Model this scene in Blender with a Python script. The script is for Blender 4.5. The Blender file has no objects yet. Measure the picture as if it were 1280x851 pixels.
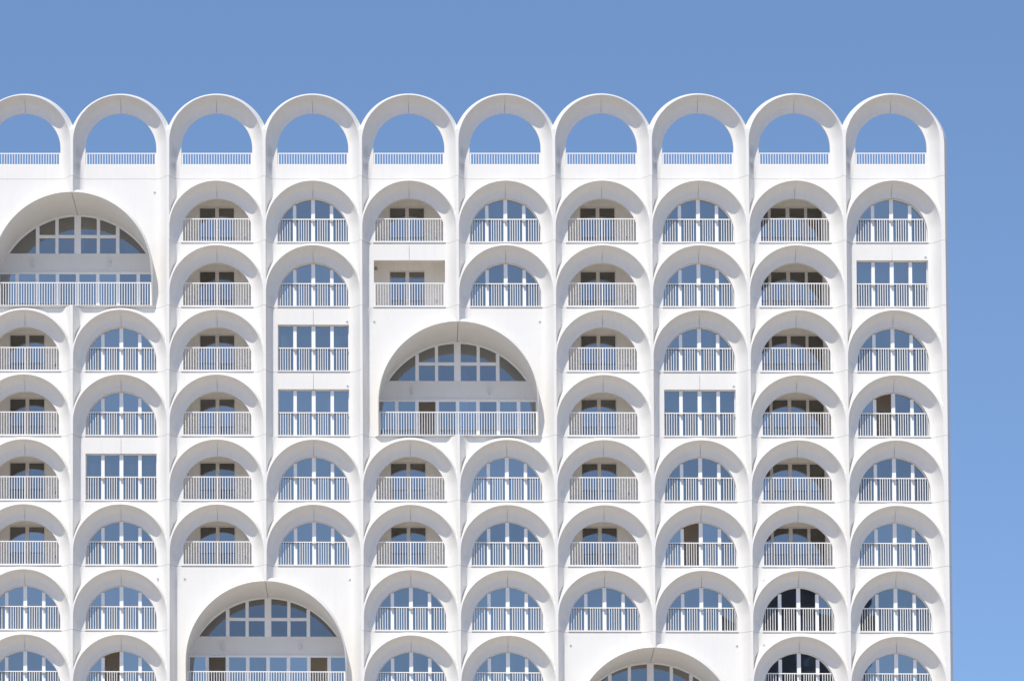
import bpy, math, random
from mathutils import Vector, Matrix
from mathutils.geometry import delaunay_2d_cdt
random.seed(4)
R_ = math.radians
C = bpy.context.scene.collection
SC = bpy.context.scene

# ------------------------------------------------------------------ camera
cam_d = bpy.data.cameras.new('camera'); cam = bpy.data.objects.new('camera', cam_d); C.objects.link(cam)
SC.camera = cam
F_PX, CX, CY = (4755.394, 408.796, 1062.553)
cam.location = (-2.0000, -174.0, 2.0)
cam.rotation_mode = 'XYZ'
cam.rotation_euler = (math.pi/2 + 0.0526313, -0.0050910, 0.0224654)
cam_d.sensor_fit = 'HORIZONTAL'; cam_d.sensor_width = 36.0
cam_d.lens = F_PX/1280*36.0
cam_d.shift_x = (640.0-CX)/1280.0
cam_d.shift_y = (CY-425.5)/1280.0
cam_d.clip_start = 0.5; cam_d.clip_end = 9000

# ------------------------------------------------------------------ light
SUN = Vector((-6.3, -14.0, 20.0)).normalized()
EL = math.asin(SUN.z); AZ = math.atan2(SUN.x, SUN.y)
w = bpy.data.worlds.new('World'); SC.world = w; w.use_nodes = True
nt = w.node_tree; bg = nt.nodes['Background']
sky = nt.nodes.new('ShaderNodeTexSky'); sky.sky_type = 'NISHITA'; sky.sun_disc = False
sky.sun_elevation = EL; sky.sun_rotation = AZ
sky.altitude = 0; sky.air_density = 1.0; sky.dust_density = 0.25; sky.ozone_density = 3.0
tcw = nt.nodes.new('ShaderNodeTexCoord'); va = nt.nodes.new('ShaderNodeVectorMath'); va.operation = 'ADD'; va.inputs[1].default_value = (0, 0, .27)
nt.links.new(tcw.outputs['Generated'], va.inputs[0]); nt.links.new(va.outputs[0], sky.inputs['Vector'])   # thin, clear air near the horizon
tn = nt.nodes.new('ShaderNodeMix'); tn.data_type = 'RGBA'; tn.blend_type = 'MULTIPLY'; tn.inputs['Factor'].default_value = 1
nt.links.new(sky.outputs[0], tn.inputs[6]); tn.inputs[7].default_value = (1.13, 1.175, 1.21, 1)
nt.links.new(tn.outputs[2], bg.inputs[0]); bg.inputs[1].default_value = 0.145
sl = bpy.data.lights.new('sun', 'SUN'); sun = bpy.data.objects.new('sun', sl); C.objects.link(sun)
sl.energy = 3.85; sl.angle = R_(0.55); sl.color = (1.0, 0.945, 0.85)
sun.rotation_euler = SUN.to_track_quat('Z', 'Y').to_euler(); sun.location = SUN*60
vs = SC.view_settings; vs.view_transform = 'Standard'; vs.look = 'None'; vs.exposure = 0.16; vs.gamma = 1; vs.use_curve_mapping = False
SC.cycles.max_bounces = 10; SC.cycles.diffuse_bounces = 8

# ------------------------------------------------------------------ materials
def mat(name, col, rough=0.7, metal=0.0, vary=0.0, scale=1.5, bump=0.0, bscale=40, spec=0.4):
    m = bpy.data.materials.new(name); m.use_nodes = True
    n = m.node_tree; p = n.nodes['Principled BSDF']
    p.inputs['Roughness'].default_value = rough; p.inputs['Metallic'].default_value = metal
    p.inputs['Specular IOR Level'].default_value = spec
    p.inputs['Base Color'].default_value = (*col, 1)
    if vary or bump:
        tc = n.nodes.new('ShaderNodeNewGeometry')
    if vary:
        no = n.nodes.new('ShaderNodeTexNoise'); no.inputs['Scale'].default_value = scale; no.inputs['Detail'].default_value = 6
        n.links.new(tc.outputs['Position'], no.inputs['Vector'])
        r = n.nodes.new('ShaderNodeMapRange'); r.inputs[1].default_value = .3; r.inputs[2].default_value = .7
        r.inputs[3].default_value = 1-vary; r.inputs[4].default_value = 1+vary*.3
        n.links.new(no.outputs[0], r.inputs[0])
        mp = n.nodes.new('ShaderNodeMapping'); mp.inputs['Scale'].default_value = (5, 5, .35)
        n3 = n.nodes.new('ShaderNodeTexNoise'); n3.inputs['Scale'].default_value = 1.3; n3.inputs['Detail'].default_value = 5
        n.links.new(tc.outputs['Position'], mp.inputs[0]); n.links.new(mp.outputs[0], n3.inputs['Vector'])
        r3 = n.nodes.new('ShaderNodeMapRange'); r3.inputs[1].default_value = .5; r3.inputs[2].default_value = .8; r3.inputs[3].default_value = 1; r3.inputs[4].default_value = 1-vary*1.6
        n.links.new(n3.outputs[0], r3.inputs[0]); mm = n.nodes.new('ShaderNodeMath'); mm.operation = 'MULTIPLY'
        n.links.new(r.outputs[0], mm.inputs[0]); n.links.new(r3.outputs[0], mm.inputs[1]); r = mm
        mx = n.nodes.new('ShaderNodeVectorMath'); mx.operation = 'SCALE'; mx.inputs[0].default_value = col
        n.links.new(r.outputs[0], mx.inputs['Scale']); n.links.new(mx.outputs[0], p.inputs['Base Color'])
    if bump:
        no = n.nodes.new('ShaderNodeTexNoise'); no.inputs['Scale'].default_value = bscale; no.inputs['Detail'].default_value = 4
        n.links.new(tc.outputs['Position'], no.inputs['Vector'])
        b = n.nodes.new('ShaderNodeBump'); b.inputs['Strength'].default_value = bump; b.inputs['Distance'].default_value = .01
        n.links.new(no.outputs[0], b.inputs['Height']); n.links.new(b.outputs[0], p.inputs['Normal'])
    return m

WHITE = mat('white_concrete', (.718, .70, .664), .65, vary=.025, scale=.9, bump=.12, bscale=30)
# faint vertical rain streaks on the white concrete
FRAME = mat('white_frame', (.80, .80, .79), .4)
RAIL = mat('painted_rail', (.78, .765, .735), .45)
PLASTER = mat('loggia_plaster', (.85, .82, .77), .85, vary=.05, scale=2)
DOORFR = mat('door_frame', (.70, .665, .62), .5)
INSIDE = mat('dark_interior', (.11, .095, .08), .9)
ROOMW = mat('room_wall', (.74, .68, .60), .9)
STEEL = mat('grey_steel', (.30, .30, .30), .5)
PALE = mat('pale_metal', (.64, .64, .63), .5)
GAP = mat('joint_sealant', (.28, .28, .28), .9)
ROOF = mat('roof_gravel', (.35, .34, .32), .9, vary=.1)
GROUND = mat('pale_paving', (.50, .43, .35), .9, vary=.12, scale=.15)
DARKCL = mat('dark_cladding', (.10, .11, .12), .6, vary=.1, scale=.3)

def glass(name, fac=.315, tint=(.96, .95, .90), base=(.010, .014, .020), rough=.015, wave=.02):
    m = bpy.data.materials.new(name); m.use_nodes = True
    n = m.node_tree; n.nodes.clear()
    out = n.nodes.new('ShaderNodeOutputMaterial'); mix = n.nodes.new('ShaderNodeMixShader')
    g = n.nodes.new('ShaderNodeBsdfGlossy'); d = n.nodes.new('ShaderNodeBsdfDiffuse')
    g.inputs['Color'].default_value = (*tint, 1); g.inputs['Roughness'].default_value = rough
    # room behind: dim, slightly uneven tone
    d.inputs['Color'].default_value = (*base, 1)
    geo = n.nodes.new('ShaderNodeNewGeometry'); no = n.nodes.new('ShaderNodeTexNoise'); no.inputs['Scale'].default_value = .7
    no.inputs['Detail'].default_value = 1
    n.links.new(geo.outputs['Position'], no.inputs['Vector'])
    b = n.nodes.new('ShaderNodeBump'); b.inputs['Strength'].default_value = wave; b.inputs['Distance'].default_value = .3
    n.links.new(no.outputs[0], b.inputs['Height']); n.links.new(b.outputs[0], g.inputs['Normal'])
    fr = n.nodes.new('ShaderNodeFresnel'); fr.inputs['IOR'].default_value = 1.5
    ad = n.nodes.new('ShaderNodeMath'); ad.operation = 'MULTIPLY_ADD'; ad.use_clamp = True
    ad.inputs[1].default_value = 1.0; ad.inputs[2].default_value = fac-.04
    oi = n.nodes.new('ShaderNodeObjectInfo'); mr = n.nodes.new('ShaderNodeMapRange'); mr.inputs[3].default_value = fac-.10; mr.inputs[4].default_value = fac+.0
    n.links.new(oi.outputs['Random'], mr.inputs[0]); n.links.new(mr.outputs[0], ad.inputs[2])
    # curtains and pale furniture just readable behind the pane
    mp = n.nodes.new('ShaderNodeMapping'); mp.inputs['Scale'].default_value = (1.6, 1, .5); n2 = n.nodes.new('ShaderNodeTexNoise'); n2.inputs['Scale'].default_value = .9; n2.inputs['Detail'].default_value = 3
    n.links.new(geo.outputs['Position'], mp.inputs[0]); n.links.new(mp.outputs[0], n2.inputs['Vector'])
    r2 = n.nodes.new('ShaderNodeMapRange'); r2.inputs[1].default_value = .5; r2.inputs[2].default_value = .75; n.links.new(n2.outputs[0], r2.inputs[0])
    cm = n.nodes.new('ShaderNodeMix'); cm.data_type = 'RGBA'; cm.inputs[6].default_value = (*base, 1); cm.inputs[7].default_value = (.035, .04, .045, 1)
    n.links.new(r2.outputs[0], cm.inputs[0]); n.links.new(cm.outputs[2], d.inputs['Color'])
    n.links.new(fr.outputs[0], ad.inputs[0]); n.links.new(ad.outputs[0], mix.inputs[0])
    n.links.new(d.outputs[0], mix.inputs[1]); n.links.new(g.outputs[0], mix.inputs[2]); n.links.new(mix.outputs[0], out.inputs[0])
    return m
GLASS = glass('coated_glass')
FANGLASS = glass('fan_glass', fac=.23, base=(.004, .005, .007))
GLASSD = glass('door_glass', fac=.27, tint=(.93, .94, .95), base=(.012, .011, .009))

# ------------------------------------------------------------------ helpers
class MB:
    def __init__(s): s.v = []; s.f = []; s.mi = []; s.cur = 0
    def quad(s, *p):
        i = len(s.v); s.v += [tuple(q) for q in p]; s.f.append(tuple(range(i, i+len(p)))); s.mi.append(s.cur)
    def box(s, x0, x1, y0, y1, z0, z1):
        i = len(s.v)
        s.v += [(x0,y0,z0),(x1,y0,z0),(x1,y1,z0),(x0,y1,z0),(x0,y0,z1),(x1,y0,z1),(x1,y1,z1),(x0,y1,z1)]
        for f in ((0,3,2,1),(4,5,6,7),(0,1,5,4),(1,2,6,5),(2,3,7,6),(3,0,4,7)):
            s.f.append(tuple(i+k for k in f)); s.mi.append(s.cur)
    def mesh(s, name, mats, smooth=None):
        me = bpy.data.meshes.new(name); me.from_pydata(s.v, [], s.f)
        for m in (mats if isinstance(mats, (list, tuple)) else [mats]): me.materials.append(m)
        for p, k in zip(me.polygons, s.mi): p.material_index = k
        if smooth:
            for p in me.polygons: p.use_smooth = True
            me.set_sharp_from_angle(angle=R_(smooth))
        me.update(); return me
    def disc(s, cx, cy, cz, r, n=14, y1=None):
        ring = [(cx+r*math.cos(2*math.pi*k/n), cz+r*math.sin(2*math.pi*k/n)) for k in range(n)]
        s.quad(*[(x, cy, z) for x, z in ring])
        if y1 is not None:
            for k in range(n):
                a, b = ring[k], ring[(k+1) % n]
                s.quad((a[0], cy, a[1]), (a[0], y1, a[1]), (b[0], y1, b[1]), (b[0], cy, b[1]))

# the block stands a hair (half a degree) out of plumb
LEAN = Matrix(((1, 0, -0.008555, 0.256635), (0, 1, 0, 0), (0, 0, 1, 0), (0, 0, 0, 1)))
def link(name, me, parent=None, loc=(0, 0, 0), label=None, group=None):
    o = bpy.data.objects.new(name, me); C.objects.link(o); o.parent = parent; o.location = loc
    if parent is not None and parent.name == 'apartment_building': o.matrix_parent_inverse = LEAN
    if label: o['label'] = label
    if group: o['group'] = group
    return o

# ------------------------------------------------------------------ measures (metres)
U = 1/27.1
PITCH = 4.4444; HP = PITCH/2
D = .72
RF = 58.5*U; RN = 65.0*U            # hood front edge, foot of its outer slope
RO = 44.5*U                         # half width of an opening
ZC = .406                           # opening arch centre above the sill
ZH = .538                           # hood circle centre above the sill
JB = -.07                           # joint below the sill
ROW2 = 39.303
def zs(r): return ROW2-(r-2)*3.0
def bx(c): return (c-5.5)*PITCH
END = 69.7*U                        # right end of the last pier

def pier(d, e=4.2):                        # d: distance from the pier's centre line
    q = d-(HP-RF)
    if q <= 0: return D
    q /= RF-RO
    return D*(1-q)**e if q < 1 else 0.0
def pier_end(dx):                   # last column, right of the hood edge
    a, b = 63.7*U, END
    if dx <= a: return D
    return D*max(0.0, 1-(dx-a)/(b-a))
def nose(dx, z, zh, last):
    """outer slope of the hood above and beside its front edge"""
    r = math.hypot(dx, z-zh)
    c2 = (dx/r)**2 if r > 1e-6 else 0
    if last and dx > 0:
        a, b = RF+5.2*U*c2**4, RN+4.7*U*c2**4
    else:
        a, b = RF+1.7*U*c2**3, RN
    if r <= a: return D
    return D*(1-(r-a)/(b-a)) if r < b else 0.0

def open_r(dx, dz, zh, zc):
    """distance from the hood centre to the opening outline along (dx, dz)"""
    l = math.hypot(dx, dz)
    if l < 1e-9: return RO
    ux, uz = dx/l, dz/l; o = zc-zh
    b = uz*o; return b+math.sqrt(max(0, b*b-(o*o-RO*RO)))

def hood_row(zh): return abs(zh-ZH) < 1e-6
def H_arch(dx, z, zh, zc, last, hood=True, pier_on=True):
    ad = abs(dx)
    if hood:
        if z >= zh: r = math.hypot(dx, z-zh); inside = r < RF
        else: inside = ad < RF
        if inside:
            e = 2.6+1.6*min(1, max(0, (z+.07)/.5))
            if z >= zh:
                ro = open_r(dx, z-zh, zh, zc)
                t = (RF-r)/max(RF-ro, 1e-6)
            else: t = (RF-ad)/(RF-RO)
            
            if dx > 0:                                       # the flank that faces the sun is the gentler one
                th = math.degrees(math.atan2(max(0, z-zh), dx)); k = min(1, max(0, (th-12)/40)); k = k*k*(3-2*k)
                e = 2.0+(e-2.0)*k
            return D*max(0.0, 1-t)**e if t < 1 else 0.0
        n = nose(dx, z, zh, last) if z >= zh else 0
    else: n = 0
    if not pier_on: 
        if z >= zh: return n
    elif z >= zh and not hood_row(zh):
        return max(n, D*min(1, max(0, (zh+24.4*U-z)/(7*U))))
    e = 2.6+1.6*min(1, max(0, (z+.07)/.5))*min(1, max(0, (2.75-z)/.5)) if hood else 4.2
    p = pier_end(dx) if (last and dx > RF) else pier(HP-ad if ad < HP else 0, 2.0 if dx > 0 else e)
    return max(n, p)

# ------------------------------------------------------------------ facade panels
def arc(cx, cz, r, a0, a1, n):
    return [(cx+r*math.cos(R_(a0+(a1-a0)*k/n)), cz+r*math.sin(R_(a0+(a1-a0)*k/n))) for k in range(n+1)]
def opening(kind, z0=0.0, zc=ZC, zt=2.15, e=0.0):
    if kind == 'rect': return [(RO+e, z0-e), (RO+e, zt+e), (-RO-e, zt+e), (-RO-e, z0-e)]
    return [(RO+e, z0-e)]+arc(0, zc, RO+e, 0, 180, 64)+[(-RO-e, z0-e)]

def inpoly(x, y, P):
    c = False; n = len(P); j = n-1
    for i in range(n):
        xi, yi = P[i]; xj, yj = P[j]
        if (yi > y) != (yj > y) and x < (xj-xi)*(y-yi)/(yj-yi)+xi: c = not c
        j = i
    return c

def sheet(name, outer, hole, lines, H, back, groove=(), hole_depth=None, extra=(), skip_sides=(), close_top=True):
    """a curved wall panel: triangulated outline with a hole, relief H towards the viewer, closed to y=back"""
    V = []; E = []
    def add(L, closed=False):
        i = len(V); V.extend(Vector(p) for p in L)
        E.extend((i+k, i+k+1) for k in range(len(L)-1))
        if closed: E.append((i+len(L)-1, i))
    add(outer, True); add(hole, True)
    for L in lines: add(L)
    x0, x1 = min(p[0] for p in outer), max(p[0] for p in outer); z0, z1 = min(p[1] for p in outer), max(p[1] for p in outer)
    st = .16; nx = int((x1-x0)/st); nz = int((z1-z0)/st)
    for i in range(nx):
        for k in range(nz): V.append(Vector((x0+(i+.5)*(x1-x0)/nx+.013*(k % 2), z0+(k+.5)*(z1-z0)/nz)))
    v, e, f, _, _, _ = delaunay_2d_cdt(V, E, [], 0, 1e-5)
    keep = []
    for t in f:
        cx = sum(v[k].x for k in t)/3; cz = sum(v[k].y for k in t)/3
        if inpoly(cx, cz, outer) and not inpoly(cx, cz, hole): keep.append(tuple(t))
    used = sorted({k for t in keep for k in t}); mp = {k: i for i, k in enumerate(used)}
    mb = MB(); pts = [v[k] for k in used]
    for p in pts:
        h = H(p.x, p.y)
        for gx, ga, gb in groove:
            if abs(p.x-gx) < 1e-4 and ga <= p.y <= gb: h -= .05
        mb.v.append((p.x, -h, p.y))
    T = [tuple(mp[k] for k in t) for t in keep]
    ed = {}
    for t in T:
        a, b, c = [Vector(mb.v[k]) for k in t]
        if (b-a).cross(c-a).y > 0: t = (t[0], t[2], t[1])
        mb.f.append(t); mb.mi.append(0)
        for i in range(3):
            q = (t[i], t[(i+1) % 3]); ed[q] = 1
    bnd = [q for q in ed if (q[1], q[0]) not in ed]
    for a, b in bnd:
        pa, pb = mb.v[a], mb.v[b]
        mx = (pa[0]+pb[0])/2; mz = (pa[2]+pb[2])/2
        if any(abs(mx-s) < 1e-4 and abs(pa[0]-pb[0]) < 1e-5 for s in skip_sides): continue
        onhole = min(abs(mx-x1), abs(mx-x0), abs(mz-z0), abs(mz-z1)) > .03 and math.hypot(mx, 0) < 99
        yb = hole_depth if (hole_depth is not None and inpoly_edge(mx, mz, hole)) else back
        mb.quad(pa, (pa[0], yb, pa[2]), (pb[0], yb, pb[2]), pb)
    return mb
def inpoly_edge(x, z, P):
    n = len(P)
    for i in range(n):
        ax, az = P[i]; bx_, bz = P[(i+1) % n]
        l2 = (bx_-ax)**2+(bz-az)**2
        t = 0 if l2 == 0 else max(0, min(1, ((x-ax)*(bx_-ax)+(z-az)*(bz-az))/l2))
        if math.hypot(ax+t*(bx_-ax)-x, az+t*(bz-az)-z) < 2e-3: return True
    return False

GJ = .006
def hood_lines(zh, zc, last, zbot, ztop, full=True):
    L = []
    for k in range(0, 17):                                   # loops between opening and front edge
        t = 1-(1-k/16)**1.35
        P = [(RO*t+RF*(1-t), zbot)]
        for a in range(0, 181, 3):
            ux, uz = math.cos(R_(a)), math.sin(R_(a))
            ro = open_r(ux, uz, zh, zc) if a not in (0, 180) else RO
            r = ro*t+RF*(1-t); P.append((r*ux, zh+r*uz))
        P.append((-RO*t-RF*(1-t), zbot)); 
        if t < .999: L.append(P)
    for rr in (RF+.015, RF+.05, RF+.09, RF+.13, RF+.17, RF+.205, RN):
        L.append(arc(0, zh, rr, 0 if last else 15, 165, 60))
    return L
def pier_lines(last, z0, z1):
    L = []
    for s in (-1, 1):
        if last and s > 0:
            ds = [RF, 61*U, 63.7*U, 64.5*U, 66*U, 68*U]
            ds += [HP-(1.5+q)*U for q in (.6, 1.2, 1.9, 2.6, 3.4, 4.2, 5.1, 6, 7, 8.2, 9.6, 11.4, 14)]
            for d in ds: L.append([(d, z0+(z1-z0)*k/24) for k in range(25)])
            continue
        for q in (0, .6, 1.2, 1.9, 2.6, 3.4, 4.2, 5.1, 6, 7, 8.2, 9.6, 11.4, 14):
            d = HP-(1.5+q)*U; L.append([(s*d, z0+(z1-z0)*k/24) for k in range(25)])
    return L
_cache = {}
def panel(kind, below_arch, last):
    key = (kind, below_arch, last)
    if key in _cache: return _cache[key]
    z0, z1 = JB+GJ, JB+3.0-GJ; xr = END if last else HP
    outer = [(-HP, z0), (xr, z0), (xr, z1), (-HP, z1)]
    hole = opening(kind)
    hood = kind == 'arch'
    def H(x, z):
        h = H_arch(x, z, ZH, ZC, last, hood)
        if below_arch:
            h = max(h, nose(x, z, ZH-3.0, False) if z < -.0005 else 0)
        return h
    L = pier_lines(last, z0, z1)
    if hood: L += hood_lines(ZH, ZC, last, z0, z1)
    if below_arch:
        for rr in (RF+.16, RN-.06, RN): L.append(arc(0, ZH-3, rr, 60, 120, 40))
    ga, gb = (ZC+RO, ZH+RF-.002) if hood else (2.15, z1)
    for g in (-.013, 0, .013): L.append([(g, ga), (g, gb)])
    mb = sheet('p', outer, hole, L, H, .15, groove=((0, ga, gb),), hole_depth=.30, skip_sides=(-HP, HP))
    _cache[key] = mb.mesh('facade_panel', WHITE, smooth=22); return _cache[key]
# terrace row: origin at the bottom of its opening
T0 = 42.895; TZH = 43.83-T0; TZC = 43.67-T0; TB = ROW2+3+JB-T0
def terrace(last, below_arch):
    key = ('t', last, below_arch)
    if key in _cache: return _cache[key]
    z0 = TB+GJ; a = math.degrees(math.acos(HP/RN))
    if last: right = [(END, z0), (END, TZH)]; arcR = [((RN+4.7*U*math.cos(R_(t))**8)*math.cos(R_(t)), TZH+(RN+4.7*U*math.cos(R_(t))**8)*math.sin(R_(t))) for t in range(2, 91, 2)]
    else: right = [(HP, z0)]; arcR = arc(0, TZH, RN, a, 90, 40)
    zv = TZH+RN*math.sin(R_(a)); sub = [z0+(zv-z0)*k/40 for k in range(1, 40)]
    if not last: right = right+[(HP, z) for z in sub]
    outer = [(-HP, z0)]+right+arcR+arc(0, TZH, RN, 90, 180-a, 40)[1:]
    outer[-1] = (-HP, outer[-1][1]); outer += [(-HP, z) for z in reversed(sub)]
    hole = [(RO, 0)]+arc(0, TZC, RO, 0, 180, 64)+[(-RO, 0)]
    def H(x, z):
        h = H_arch(x, z, TZH, TZC, last, True, pier_on=(z < TZH or not (last and x > 0)))
        if below_arch: h = max(h, nose(x, z, ROW2+ZH-T0, False) if z < TB+.2 else 0)
        return h
    L = pier_lines(last, z0, TZH)+hood_lines(TZH, TZC, last, z0, 0)
    if below_arch:
        for rr in (RF+.16, RN-.06, RN): L.append(arc(0, ROW2+ZH-T0, rr, 60, 120, 40))
    gr = [(0, TZC+RO, TZH+RF-.002), (RO, z0, -.01), (-RO, z0, -.01)]
    for gx, g0, g1 in gr:
        for g in (-.013, 0, .013): L.append([(gx+g, g0), (gx+g, g1)])
    mb = sheet('t', outer, hole, L, H, .15, groove=gr, hole_depth=.15, skip_sides=(-HP, HP))
    # back face of the free-standing shell
    n = len(mb.v); m = len(mb.f)
    fr = [f for f in mb.f if len(f) == 3]
    off = len(mb.v); nv = max(max(f) for f in fr)+1
    mb.v += [(p[0], .15, p[2]) for p in mb.v[:nv]]
    for f in fr: mb.f.append((f[0]+off, f[2]+off, f[1]+off)); mb.mi.append(0)
    _cache[key] = mb.mesh('facade_panel', WHITE, smooth=22); return _cache[key]
# big arch, two bays wide, two storeys: origin at sill of its lower row, bay boundary in its middle
BR = 99*U; BZ = 1.52; BW = 99.0*U; BR2 = 105.2*U; BZ2 = .92; BY = 2.50; BW2 = 100*U
def crown(P):
    k = len(P)//2; z = P[k][1]; return P[:k]+[(.022, z), (.0, z), (-.022, z)]+P[k+1:]
def big_front(n=72):
    return [(BR, BZ*k/6) for k in range(6)]+crown(arc(0, BZ, BR, 0, 180, n))+[(-BR, BZ*k/6) for k in range(5, -1, -1)]
def big_rear(n=72):
    z = math.sqrt(BR2**2-BW2**2); a = math.degrees(math.atan2(z, BW2))
    z_ = BZ2+z; return [(BW2, z_*k/6) for k in range(6)]+crown(arc(0, BZ2, BR2, a, 180-a, n))+[(-BW2, z_*k/6) for k in range(5, -1, -1)]
def big_d(z):
    t = min(1, max(0, z/1.7)); return .22+(D-.22)*t*t*(3-2*t)
def big_nose(x, z):
    r = math.hypot(x, z-BZ) if z > BZ else abs(x)
    s2 = ((z-BZ)/r)**2 if z > BZ else 0
    wd = (1.2+5.3*min(1, s2*1.3))*U
    q = r-BR
    if q < .012: return big_d(z)
    return big_d(z)*max(0, 1-(q-.012)/wd)
def big_panel(below_arch, pier_above=True):
    key = ('b', below_arch)
    if key in _cache: return _cache[key]
    z0, z1 = JB+GJ, JB+6-GJ; W = PITCH
    outer = [(-W, z0), (W, z0), (W, z1), (-W, z1)]
    hole = big_front()
    def H(x, z):
        e = 2.6+1.6*min(1, max(0, (z+.07)/.5))*min(1, max(0, (5.75-z)/.5))
        h = pier(W-abs(x), 2.0 if x > 0 else e)
        if z > BZ+BR-.1: h = max(h, pier(abs(x), 2.0 if x < 0 else 2.6))
        h = max(h, big_nose(x, z) if z > -.001 else 0)
        if below_arch and z < -.0005:
            h = max(h, nose(abs(x)-HP, z, ZH-3.0, False))
        return h
    L = []
    for q in (1.5, 2.1, 2.7, 3.4, 4.1, 4.9, 5.7, 6.6, 7.6, 8.8, 10.2, 12, 15.5):
        for s in (-1, 1):
            d = W-q*U; L.append([(s*d, z0+(z1-z0)*k/48) for k in range(49)])
            L.append([(s*q*U, BZ+BR), (s*q*U, z1)])
    for e in (.012, .03, .06):
        L.append([(BR+e, 0)]+arc(0, BZ, BR+e, 0, 180, 90)+[(-BR-e, 0)])
    P = []
    for k in range(91):
        a = R_(k*2); wd = (1.2+5.3*min(1, math.sin(a)**2*1.3))*U+.012
        P.append(((BR+wd)*math.cos(a), BZ+(BR+wd)*math.sin(a)))
    L.append([(BR+1.2*U+.012, 0)]+P+[(-BR-1.2*U-.012, 0)])
    for rr in (RF+.16, RN-.06, RN):
        for s in (-1, 1): L.append([(x+s*HP, z) for x, z in arc(0, ZH-3, rr, 60, 120, 40)])
    mb = sheet('b', outer, hole, L, H, .15, hole_depth=-.002, skip_sides=(-W, W))
    A, B = big_front(), big_rear(); N = 10
    base = len(mb.v)
    for k in range(N+1):
        t = k/N; tt = t**.85
        for p, q in zip(A, B):
            g = .07 if (abs(p[0]) < .001) else 0
            df = big_d(p[1]); mb.v.append((p[0]+(q[0]-p[0])*tt, -df+(BY+df)*t, p[1]+(q[1]-p[1])*tt+g))
    n = len(A)
    for k in range(N):
        for i in range(n-1):
            a = base+k*n+i; mb.f.append((a, a+n, a+n+1, a+1)); mb.mi.append(0)
    _cache[key] = mb.mesh('arch_surround', WHITE, smooth=32); return _cache[key]

# ------------------------------------------------------------------ windows, railings, loggias (bay-local, origin on the sill)
def glass_poly(kind, y, e=.02):
    mb = MB(); mb.quad(*[(x, y, z) for x, z in opening(kind, e=e)]); return mb
def top_at(kind, x, e=0): return 2.15+e if kind == 'rect' else ZC+math.sqrt(max(0, (RO+e)**2-x*x))
WY = .26
MUL = [(-23.2*U, .155), (0, .175), (23.2*U, .155)]
def window_meshes(kind, open_pane=None):
    key = ('w', kind, open_pane)
    if key in _cache: return _cache[key]
    f = MB()
    o, i = opening(kind, e=.015), opening(kind, e=-.035)
    n = len(o)
    for k in range(n):
        a, b, c, d = o[k], o[(k+1) % n], i[(k+1) % n], i[k]
        f.quad((a[0], WY+.01, a[1]), (d[0], WY+.01, d[1]), (c[0], WY+.01, c[1]), (b[0], WY+.01, b[1]))
        f.quad((d[0], WY+.01, d[1]), (d[0], WY+.07, d[1]), (c[0], WY+.07, c[1]), (c[0], WY+.01, c[1]))
    for x, wd in MUL:
        zt = top_at(kind, abs(x)+wd/2)-.02
        f.box(x-wd/2, x+wd/2, WY-.06, WY+.08, .012, zt)
        if x == 0: f.box(x-.008, x+.008, WY-.066, WY-.058, .02, zt-.03)
    loose = []; g = MB(); xs = [-RO-.02]+[m[0] for m in MUL]+[RO+.02]
    for k in range(4):
        if k == open_pane: continue
        a, b = xs[k], xs[k+1]; N = 10
        pts = [(a, -.02), (b, -.02)]+[(b+(a-b)*j/N, top_at(kind, b+(a-b)*j/N, .02)) for j in range(N+1)]
        tl = random.uniform(-.003, .003); t2 = random.uniform(-.007, .007)   # every pane hangs very slightly out of true
        q = [(x, WY+.05+tl*(x-a)*2+t2*z, z) for x, z in pts]
        if open_pane is None: g.quad(*q)
        else: h = MB(); h.quad(*q); loose.append(h.mesh('glass', GLASS))
    fm = f.mesh('window', FRAME); gm = loose if open_pane is not None else [g.mesh('glass', GLASS)]
    rm = None
    if open_pane is not None:
        r = MB(); a, b = xs[open_pane]-.3, xs[open_pane+1]+.3
        y0, y1 = WY+.09, 2.4
        r.quad((a, y1, -.0), (b, y1, 0), (b, y1, 2.5), (a, y1, 2.5))
        r.quad((a, y0, 0), (a, y1, 0), (a, y1, 2.5), (a, y0, 2.5)); r.quad((b, y0, 0), (b, y0, 2.5), (b, y1, 2.5), (b, y1, 0))
        r.quad((a, y0, 2.5), (a, y1, 2.5), (b, y1, 2.5), (b, y0, 2.5)); r.quad((a, y0, 0), (b, y0, 0), (b, y1, 0), (a, y1, 0))
        rm = r.mesh('room', ROOMW)
    _cache[key] = (fm, gm, rm); return _cache[key]

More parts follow.
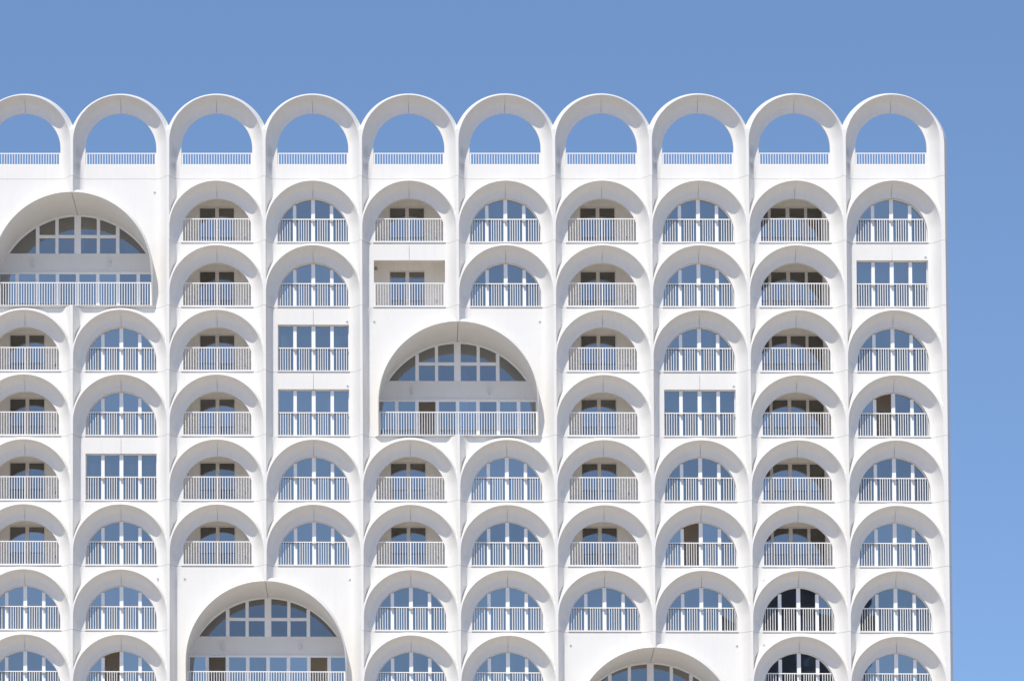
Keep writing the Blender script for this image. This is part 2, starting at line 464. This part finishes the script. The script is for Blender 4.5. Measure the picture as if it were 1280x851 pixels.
def railing_mesh(kind):
    if ('r', kind) in _cache: return _cache[('r', kind)]
    m = MB(); h = 1.10; e = RO
    if kind == 'loggia': y = .03; gaps = []
    elif kind == 'window': y = WY-.13; gaps = [(x-wd/2-.01, x+wd/2+.01) for x, wd in MUL]
    elif kind == 'terrace': y = .06; h = .57; gaps = []
    if kind == 'big': y = -.05; e = BR-.01; gaps = []
    n = {'loggia': 27, 'window': 27, 'terrace': 27, 'big': 61}[kind]
    def in_gap(x): return any(a < x < b for a, b in gaps)
    m.box(-e, e, y-.022, y+.022, h-.045, h)
    z0 = .012
    m.box(-e, e, y-.018, y+.018, z0, z0+.03)
    if kind == 'window':
        a = -e; cuts = []
        for x, wd in MUL: cuts.append((a, x-wd/2-.02)); a = x+wd/2+.02
        cuts.append((a, e))
        for a, b in cuts:
            k = 5
            for j in range(k):
                x = a+(b-a)*(j+1)/(k+1); m.box(x-.014, x+.014, y-.016, y+.016, z0+.035, h-.045)
        for x, wd in MUL:
            m.cur = 1; m.box(x-.035, x+.035, y+.0225, WY-.062, h-.16, h-.07); m.box(x-.045, x+.045, y-.03, y+.0225, h-.19, h-.10); m.cur = 0
    else:
        for j in range(n):
            x = -e+(2*e)*(j+.5)/n; m.box(x-.014, x+.014, y-.016, y+.016, z0+.035, h-.045)
        m.box(-e+.004, -e+.045, y-.02, y+.02, 0, h-.04); m.box(e-.045, e-.004, y-.02, y+.02, 0, h-.04)
        if kind == 'loggia' : m.box(-.025, .025, y-.02, y+.02, 0, h-.04)
    me = m.mesh('railing', [RAIL, STEEL]); _cache[('r', kind)] = me; return me
def sill_mesh(kind):
    if ('s', kind) in _cache: return _cache[('s', kind)]
    m = MB()
    if kind == 'small': m.box(-RO-.03, RO+.03, -.05, WY-.062, -.035, .012)
    elif kind == 'loggia': m.box(-RO-.03, RO+.03, -.05, .30, -.035, .006)
    elif kind == 'terrace': m.box(-RO-.0, RO+.0, -.02, .14, -.02, .006)
    else:
        e = BR+1.7*U+.012
        m.box(-e, e, -.12, BY, -.05, .02)
    me = m.mesh('sill', WHITE); _cache[('s', kind)] = me; return me

LY = 2.0
def loggia_meshes(kind, door):
    key = ('l', kind, door)
    if key in _cache: return _cache[key]
    r = MB(); a, b = -1.92, RO+.02; y0, y1, zt = .301, LY, 2.52
    r.quad((a, y0, 0), (a, y1, 0), (a, y1, zt), (a, y0, zt)); r.quad((b, y0, 0), (b, y0, zt), (b, y1, zt), (b, y1, 0))
    r.quad((a, y0, zt), (a, y1, zt), (b, y1, zt), (b, y0, zt)); r.quad((a, y0, 0), (b, y0, 0), (b, y1, 0), (a, y1, 0))
    # front return round the opening (inside face)
    P = opening(kind); 
    for k in range(len(P)-1):
        p, q = P[k], P[k+1]
        def out(p):
            x = b if p[0] > .3 else (a if p[0] < -.3 else p[0]); 
            return (max(a, min(b, p[0]*1.3)), zt) if p[1] > .7 else (b if p[0] > 0 else a, max(0, p[1]))
        r.quad((p[0], y0, p[1]), (q[0], y0, q[1]), (out(q)[0], y0, out(q)[1]), (out(p)[0], y0, out(p)[1]))
    if door == 'A': panes = [(-24.3*U-.0, -4.9*U), (-.3*U, 18.7*U)]; fx0, fx1 = -25.5*U, 19.9*U
    else: panes = [(-48*U, -28.6*U), (-25*U, -6*U), (-1.4*U, 17.4*U), (21*U, 39.5*U)]; fx0, fx1 = -51*U, 40.8*U
    ft = 2.10; gt = 2.02
    xs = [a, fx0, fx1, b]
    r.quad((a, y1, 0), (fx0, y1, 0), (fx0, y1, zt), (a, y1, zt)) if fx0 > a else None
    r.quad((max(fx0, a), y1, ft), (fx1, y1, ft), (fx1, y1, zt), (max(fx0, a), y1, zt))
    r.quad((fx1, y1, 0), (b, y1, 0), (b, y1, zt), (fx1, y1, zt))
    # door reveal
    for x in (fx0, fx1):
        r.quad((x, y1, 0), (x, y1+.12, 0), (x, y1+.12, ft), (x, y1, ft))
    r.quad((fx0, y1, ft), (fx0, y1+.12, ft), (fx1, y1+.12, ft), (fx1, y1, ft))
    f = MB(); yy = y1+.06
    edges = [fx0]+[c for p in panes for c in p]+[fx1]
    for k in range(0, len(edges), 2): f.box(edges[k], edges[k+1], yy-.03, yy+.04, 0.003, ft-.003)
    for p in panes: f.box(p[0], p[1], yy-.025, yy+.04, gt, ft-.003); f.box(p[0], p[1], yy-.025, yy+.04, 0.003, .1)
    g = MB()
    for p in panes:
        t = random.uniform(-.003, .003)
        g.quad((p[0], yy+.02+t, .1), (p[1], yy+.02, .1), (p[1], yy+.02, gt), (p[0], yy+.02+t, gt))
    s = MB(); s.box(33.5*U-.03, 33.5*U+.03, y1-.045, y1-.002, .55, .68)
    lamp = MB(); lamp.box(-1.62, -1.50, y1-.09, y1-.002, 2.10, 2.24)
    _cache[key] = (r.mesh('loggia', PLASTER), f.mesh('balcony_door', DOORFR), g.mesh('door_glass', GLASSD), s.mesh('wall_socket', STEEL), lamp.mesh('wall_lamp', STEEL))
    return _cache[key]

def outlet_mesh():
    m = MB(); m.disc(0, -.012, 0, .07, 14, .002); m.cur = 1; m.disc(0, -.0145, 0, .045, 12)
    return m.mesh('drain_outlet', [PALE, STEEL])
OUTLET = outlet_mesh()

def big_window(open_panes=()):
    """upper fan window, spandrel, lower glazing of a two-storey arch"""
    y = BY
    Z1, Z2 = 2.085, 2.974
    def top(x): return BZ2+math.sqrt(max(0, (BR2-.0)**2-x*x))
    wu, gu, sp, wl, lt = MB(), MB(), MB(), MB(), MB(); gls, rms = [], []
    # upper frame
    B = [p for p in big_rear(96) if p[1] > Z2]
    xe = math.sqrt(BR2**2-(Z2-BZ2)**2)
    B = [(xe, Z2)]+[p for p in B if abs(p[0]) < xe]+[(-xe, Z2)]
    def shrink(p, e): 
        dx, dz = p[0], p[1]-BZ2; l = math.hypot(dx, dz); return (p[0]-dx/l*e, p[1]-dz/l*e)
    for k in range(len(B)-1):
        p, q = B[k], B[k+1]; p2, q2 = shrink(p, .07), shrink(q, .07); p0, q0 = shrink(p, -.03), shrink(q, -.03)
        wu.quad((p0[0], y-.02, p0[1]), (p2[0], y-.02, p2[1]), (q2[0], y-.02, q2[1]), (q0[0], y-.02, q0[1]))
        wu.quad((p2[0], y-.02, p2[1]), (p2[0], y+.06, p2[1]), (q2[0], y+.06, q2[1]), (q2[0], y-.02, q2[1]))
    for x, wd in ((-51, .165), (-26.4, .15), (0, .31), (26.4, .15), (51, .165)):
        x *= U; wu.box(x-wd/2, x+wd/2, y-.05, y+.07, Z2, top(abs(x)+wd/2)-.03)
    for s in (-1, 1):
        a, b = sorted((s*(.155), s*(51*U-.0825)))
        m_ = s*26.4*U
        zt = 3.775
        for c, d in ((a, m_-.075), (m_+.075, b)): wu.box(c, d, y-.03, y+.07, zt-.075, zt+.075)
    gu.quad(*[(p[0], y+.0+(p[1]-Z2)*.045, p[1]) for p in B])
    # spandrel
    sp.box(-BW2-.02, BW2+.02, y-.04, y+.1, Z1, Z2-.002)
    sp.box(-BW2+.02, BW2-.02, y-.07, y-.04, Z1+.0, Z1+.05)
    for x in (-57*U, 40*U):
        lt.box(x-.05, x+.05, y-.16, y-.042, Z1+.33, Z1+.56); lt.box(x-.02, x+.02, y-.13, y-.042, Z1+.24, Z1+.33)
    xs = [-BW2]+[k*25.7*U for k in range(-3, 4)]+[BW2]
    for k, x in enumerate(xs):
        wd = .075 if k in (0, 8) else .165
        wl.box(x-wd/2, x+wd/2, y-.05, y+.07, .021, Z1-.002)
        if k < 8:
            a, b = x+wd/2, xs[k+1]-(.0375 if k == 7 else .0825)
            wl.box(a, b, y-.03, y+.06, Z1-.085, Z1-.002); wl.box(a, b, y-.03, y+.06, .021, .1)
            if k not in open_panes:
                t = random.uniform(-.004, .004)
                gl = MB(); gls.append(gl); gl.quad((a, y+.02+t, .1), (b, y+.02-t, .1), (b, y+.02-t, Z1-.085), (a, y+.02+t, Z1-.085))
            else:
                c, d, y1 = a-.3, b+.3, y+2.2; rm = MB(); rms.append(rm)
                rm.quad((c, y1, 0), (d, y1, 0), (d, y1, 2.4), (c, y1, 2.4)); rm.quad((c, y+.1, 0), (c, y1, 0), (c, y1, 2.4), (c, y+.1, 2.4))
                rm.quad((d, y+.1, 0), (d, y+.1, 2.4), (d, y1, 2.4), (d, y1, 0)); rm.quad((c, y+.1, 2.4), (c, y1, 2.4), (d, y1, 2.4), (d, y+.1, 2.4))
                rm.quad((c, y+.1, 0), (d, y+.1, 0), (d, y1, 0), (c, y1, 0))
    return wu.mesh('fan_window', FRAME), gu.mesh('glass', FANGLASS), sp.mesh('spandrel', WHITE), lt.mesh('wall_lamp', PALE), \
        wl.mesh('glazed_screen', FRAME), [g.mesh('glass', GLASS) for g in gls], [r.mesh('room', ROOMW) for r in rms]

# ------------------------------------------------------------------ ground
g = MB(); S = 4000
g.quad((-S, -S, 0), (S, -S, 0), (S, S, 0), (-S, S, 0))
go = link('ground', g.mesh('ground', GROUND)); go['kind'] = 'structure'

# ------------------------------------------------------------------ the building
ROOT = bpy.data.objects.new('apartment_building', None); C.objects.link(ROOT)
ROOT.location = (0, 0, 0)
ROOT['label'] = 'tall white concrete apartment building with rows of hooded arches and arched roof terrace'
ROOT['category'] = 'building'

L, W_, Wr, X = 'L', 'W', 'WR', 'B'
# rows 2..10 for each column (0 and row 10 lie outside the frame)
G = {
 0:  'W W W L L L L W W',
 1:  'B B L L L L W W W',
 2:  'B B W W WR W W WO W',
 3:  'L L L L L L B B W',
 4:  'W W WR WR W W B B W',
 5:  'L LR B B L L W W W',
 6:  'W W B B W W W W W',
 7:  'L L L L L L W B B',
 8:  'W W W WR W WO W B B',
 9:  'M M M M M M W W W',
 10: 'W WR W WO W W W W W',
}
G = {c: dict(zip(range(2, 11), s.split())) for c, s in G.items()}
G[2][9] = 'WO'; G[2][8] = 'W'
BIG = [(1, 3, ()), (5, 5, (2,)), (3, 9, (1, 6)), (7, 10, ())]     # left column, lower row, open panes
def is_arch(c, r): return G[c].get(r, 'x') in ('W', 'L', 'M', 'WO') if r <= 10 else False

for c in range(0, 11):
    last = c == 10
    link('facade_panel', terrace(last, is_arch(c, 2)), ROOT, (bx(c), 0, T0))
    link('railing', railing_mesh('terrace'), ROOT, (bx(c), 0, T0))
    for r in range(2, 11):
        t = G[c][r]
        if t == 'B': continue
        p = (bx(c), 0, zs(r)); rect = t in ('WR', 'LR'); k = 'rect' if rect else 'arch'
        link('facade_panel', panel(k, is_arch(c, r+1), last), ROOT, p)
        if t[0] == 'W':
            op = (1 if t == 'WO' else None)
            fm, gm, rm = window_meshes(k, op)
            wo = link('window', fm, ROOT, p, 'white framed balcony window with one pane folded open' if t == 'WO' else None)
            for gg in gm: link('glass', gg, wo)
            if rm: link('room', rm, wo)
            link('railing', railing_mesh('window'), ROOT, p)
            link('sill', sill_mesh('small'), wo)
        else:
            a, b, g_, s, lm = loggia_meshes(k, 'B' if t == 'M' else 'A')
            lo = link('loggia', a, ROOT, p)
            link('balcony_door', b, lo); link('door_glass', g_, lo)
            if t != 'M' or r % 2: link('wall_socket', s, lo)
            if rect: link('wall_lamp', lm, lo)
            link('railing', railing_mesh('loggia'), ROOT, p)
            link('sill', sill_mesh('loggia'), lo)
for c, r, op in BIG:
    p = ((bx(c)+bx(c+1))/2, 0, zs(r))
    link('arch_surround', big_panel(is_arch(c, r+1)), ROOT, p)
    fu, gu, sp, lt, fl, gl, rm = big_window(op)
    a = link('fan_window', fu, ROOT, p); link('glass', gu, a)
    s = link('spandrel', sp, ROOT, p); link('wall_lamp', lt, s)
    b = link('glazed_screen', fl, ROOT, p, 'glazed balcony screen with open leaves' if op else None); 
    for q in gl: link('glass', q, b)
    for q in rm: link('room', q, b)
    link('sill', sill_mesh('big'), ROOT, p)
    link('railing', railing_mesh('big'), ROOT, p)
# round overflow outlets in the wall
for x, z in ((-13.99, 41.60), (-3.85, 35.58), (3.78, 35.58), (-12.62, 23.64), (-5.02, 23.62), (5.10, 20.62), (12.71, 20.62), (21.53, 38.59), (-5.10, 35.58), (-5.09, 32.59), (12.67, 32.60), (-13.86, 23.64), (-13.84, 20.67), (13.98, 23.61), (13.96, 20.64)): link('drain_outlet', OUTLET, ROOT, (x, -.05 if z < 24 and abs(abs(x)-13.92) < .08 else 0, z))

# body: right side wall, left side, back, roof, base
XR = bx(10)+END; XL = bx(0)-HP; ZB = zs(10)+JB
m = MB()
m.quad((XR-.002, .0, 0), (XR-.002, 18, 0), (XR-.002, 18, 42.2), (XR-.002, .0, 42.2))
m.quad((XL-.0, 0, 0), (XL, 0, 42.2), (XL, 18, 42.2), (XL, 18, 0)); m.quad((XL, 18, 0), (XL, 18, 42.2), (XR, 18, 42.2), (XR, 18, 0))
link('side_wall', m.mesh('side_wall', WHITE), ROOT)
m = MB(); m.quad((XL, .151, 42.25), (XR-.003, .151, 42.25), (XR-.003, 18, 42.25), (XL, 18, 42.25)); link('roof', m.mesh('roof', ROOF), ROOT)
m = MB()
m.box(XL, XR-.003, 0, .3, 0, ZB-.002)
for c in range(-1, 11):
    x = bx(c)+HP; 
    if c < 10: m.box(x-.25, x+.25, -D+.05, -.002, 0, ZB-.004)
link('base_wall', m.mesh('base_wall', WHITE), ROOT)

# ------------------------------------------------------------------ a dark tower across the street, behind the viewer: seen only in the glass
T = bpy.data.objects.new('tower_block', None); C.objects.link(T); T.location = (34.3, -190, 0)
T['label'] = 'dark slab apartment tower standing across the street behind the viewpoint'; T['category'] = 'tower'
m = MB(); m.box(-5.2, 5.2, -8, 8, 0, 44.5); m.box(-2.5, 2.5, -3, 3, 44.502, 46.6)
link('wall', m.mesh('wall', DARKCL), T)
wm = MB(); wm.box(-.75, .75, 8.002, 8.05, 0, 1.5); wm = wm.mesh('window', GLASSD)
for fl in range(10, 14):
    for k in range(4): link('window', wm, T, (-3.6+2.4*k, 0, 1.2+fl*3.0))
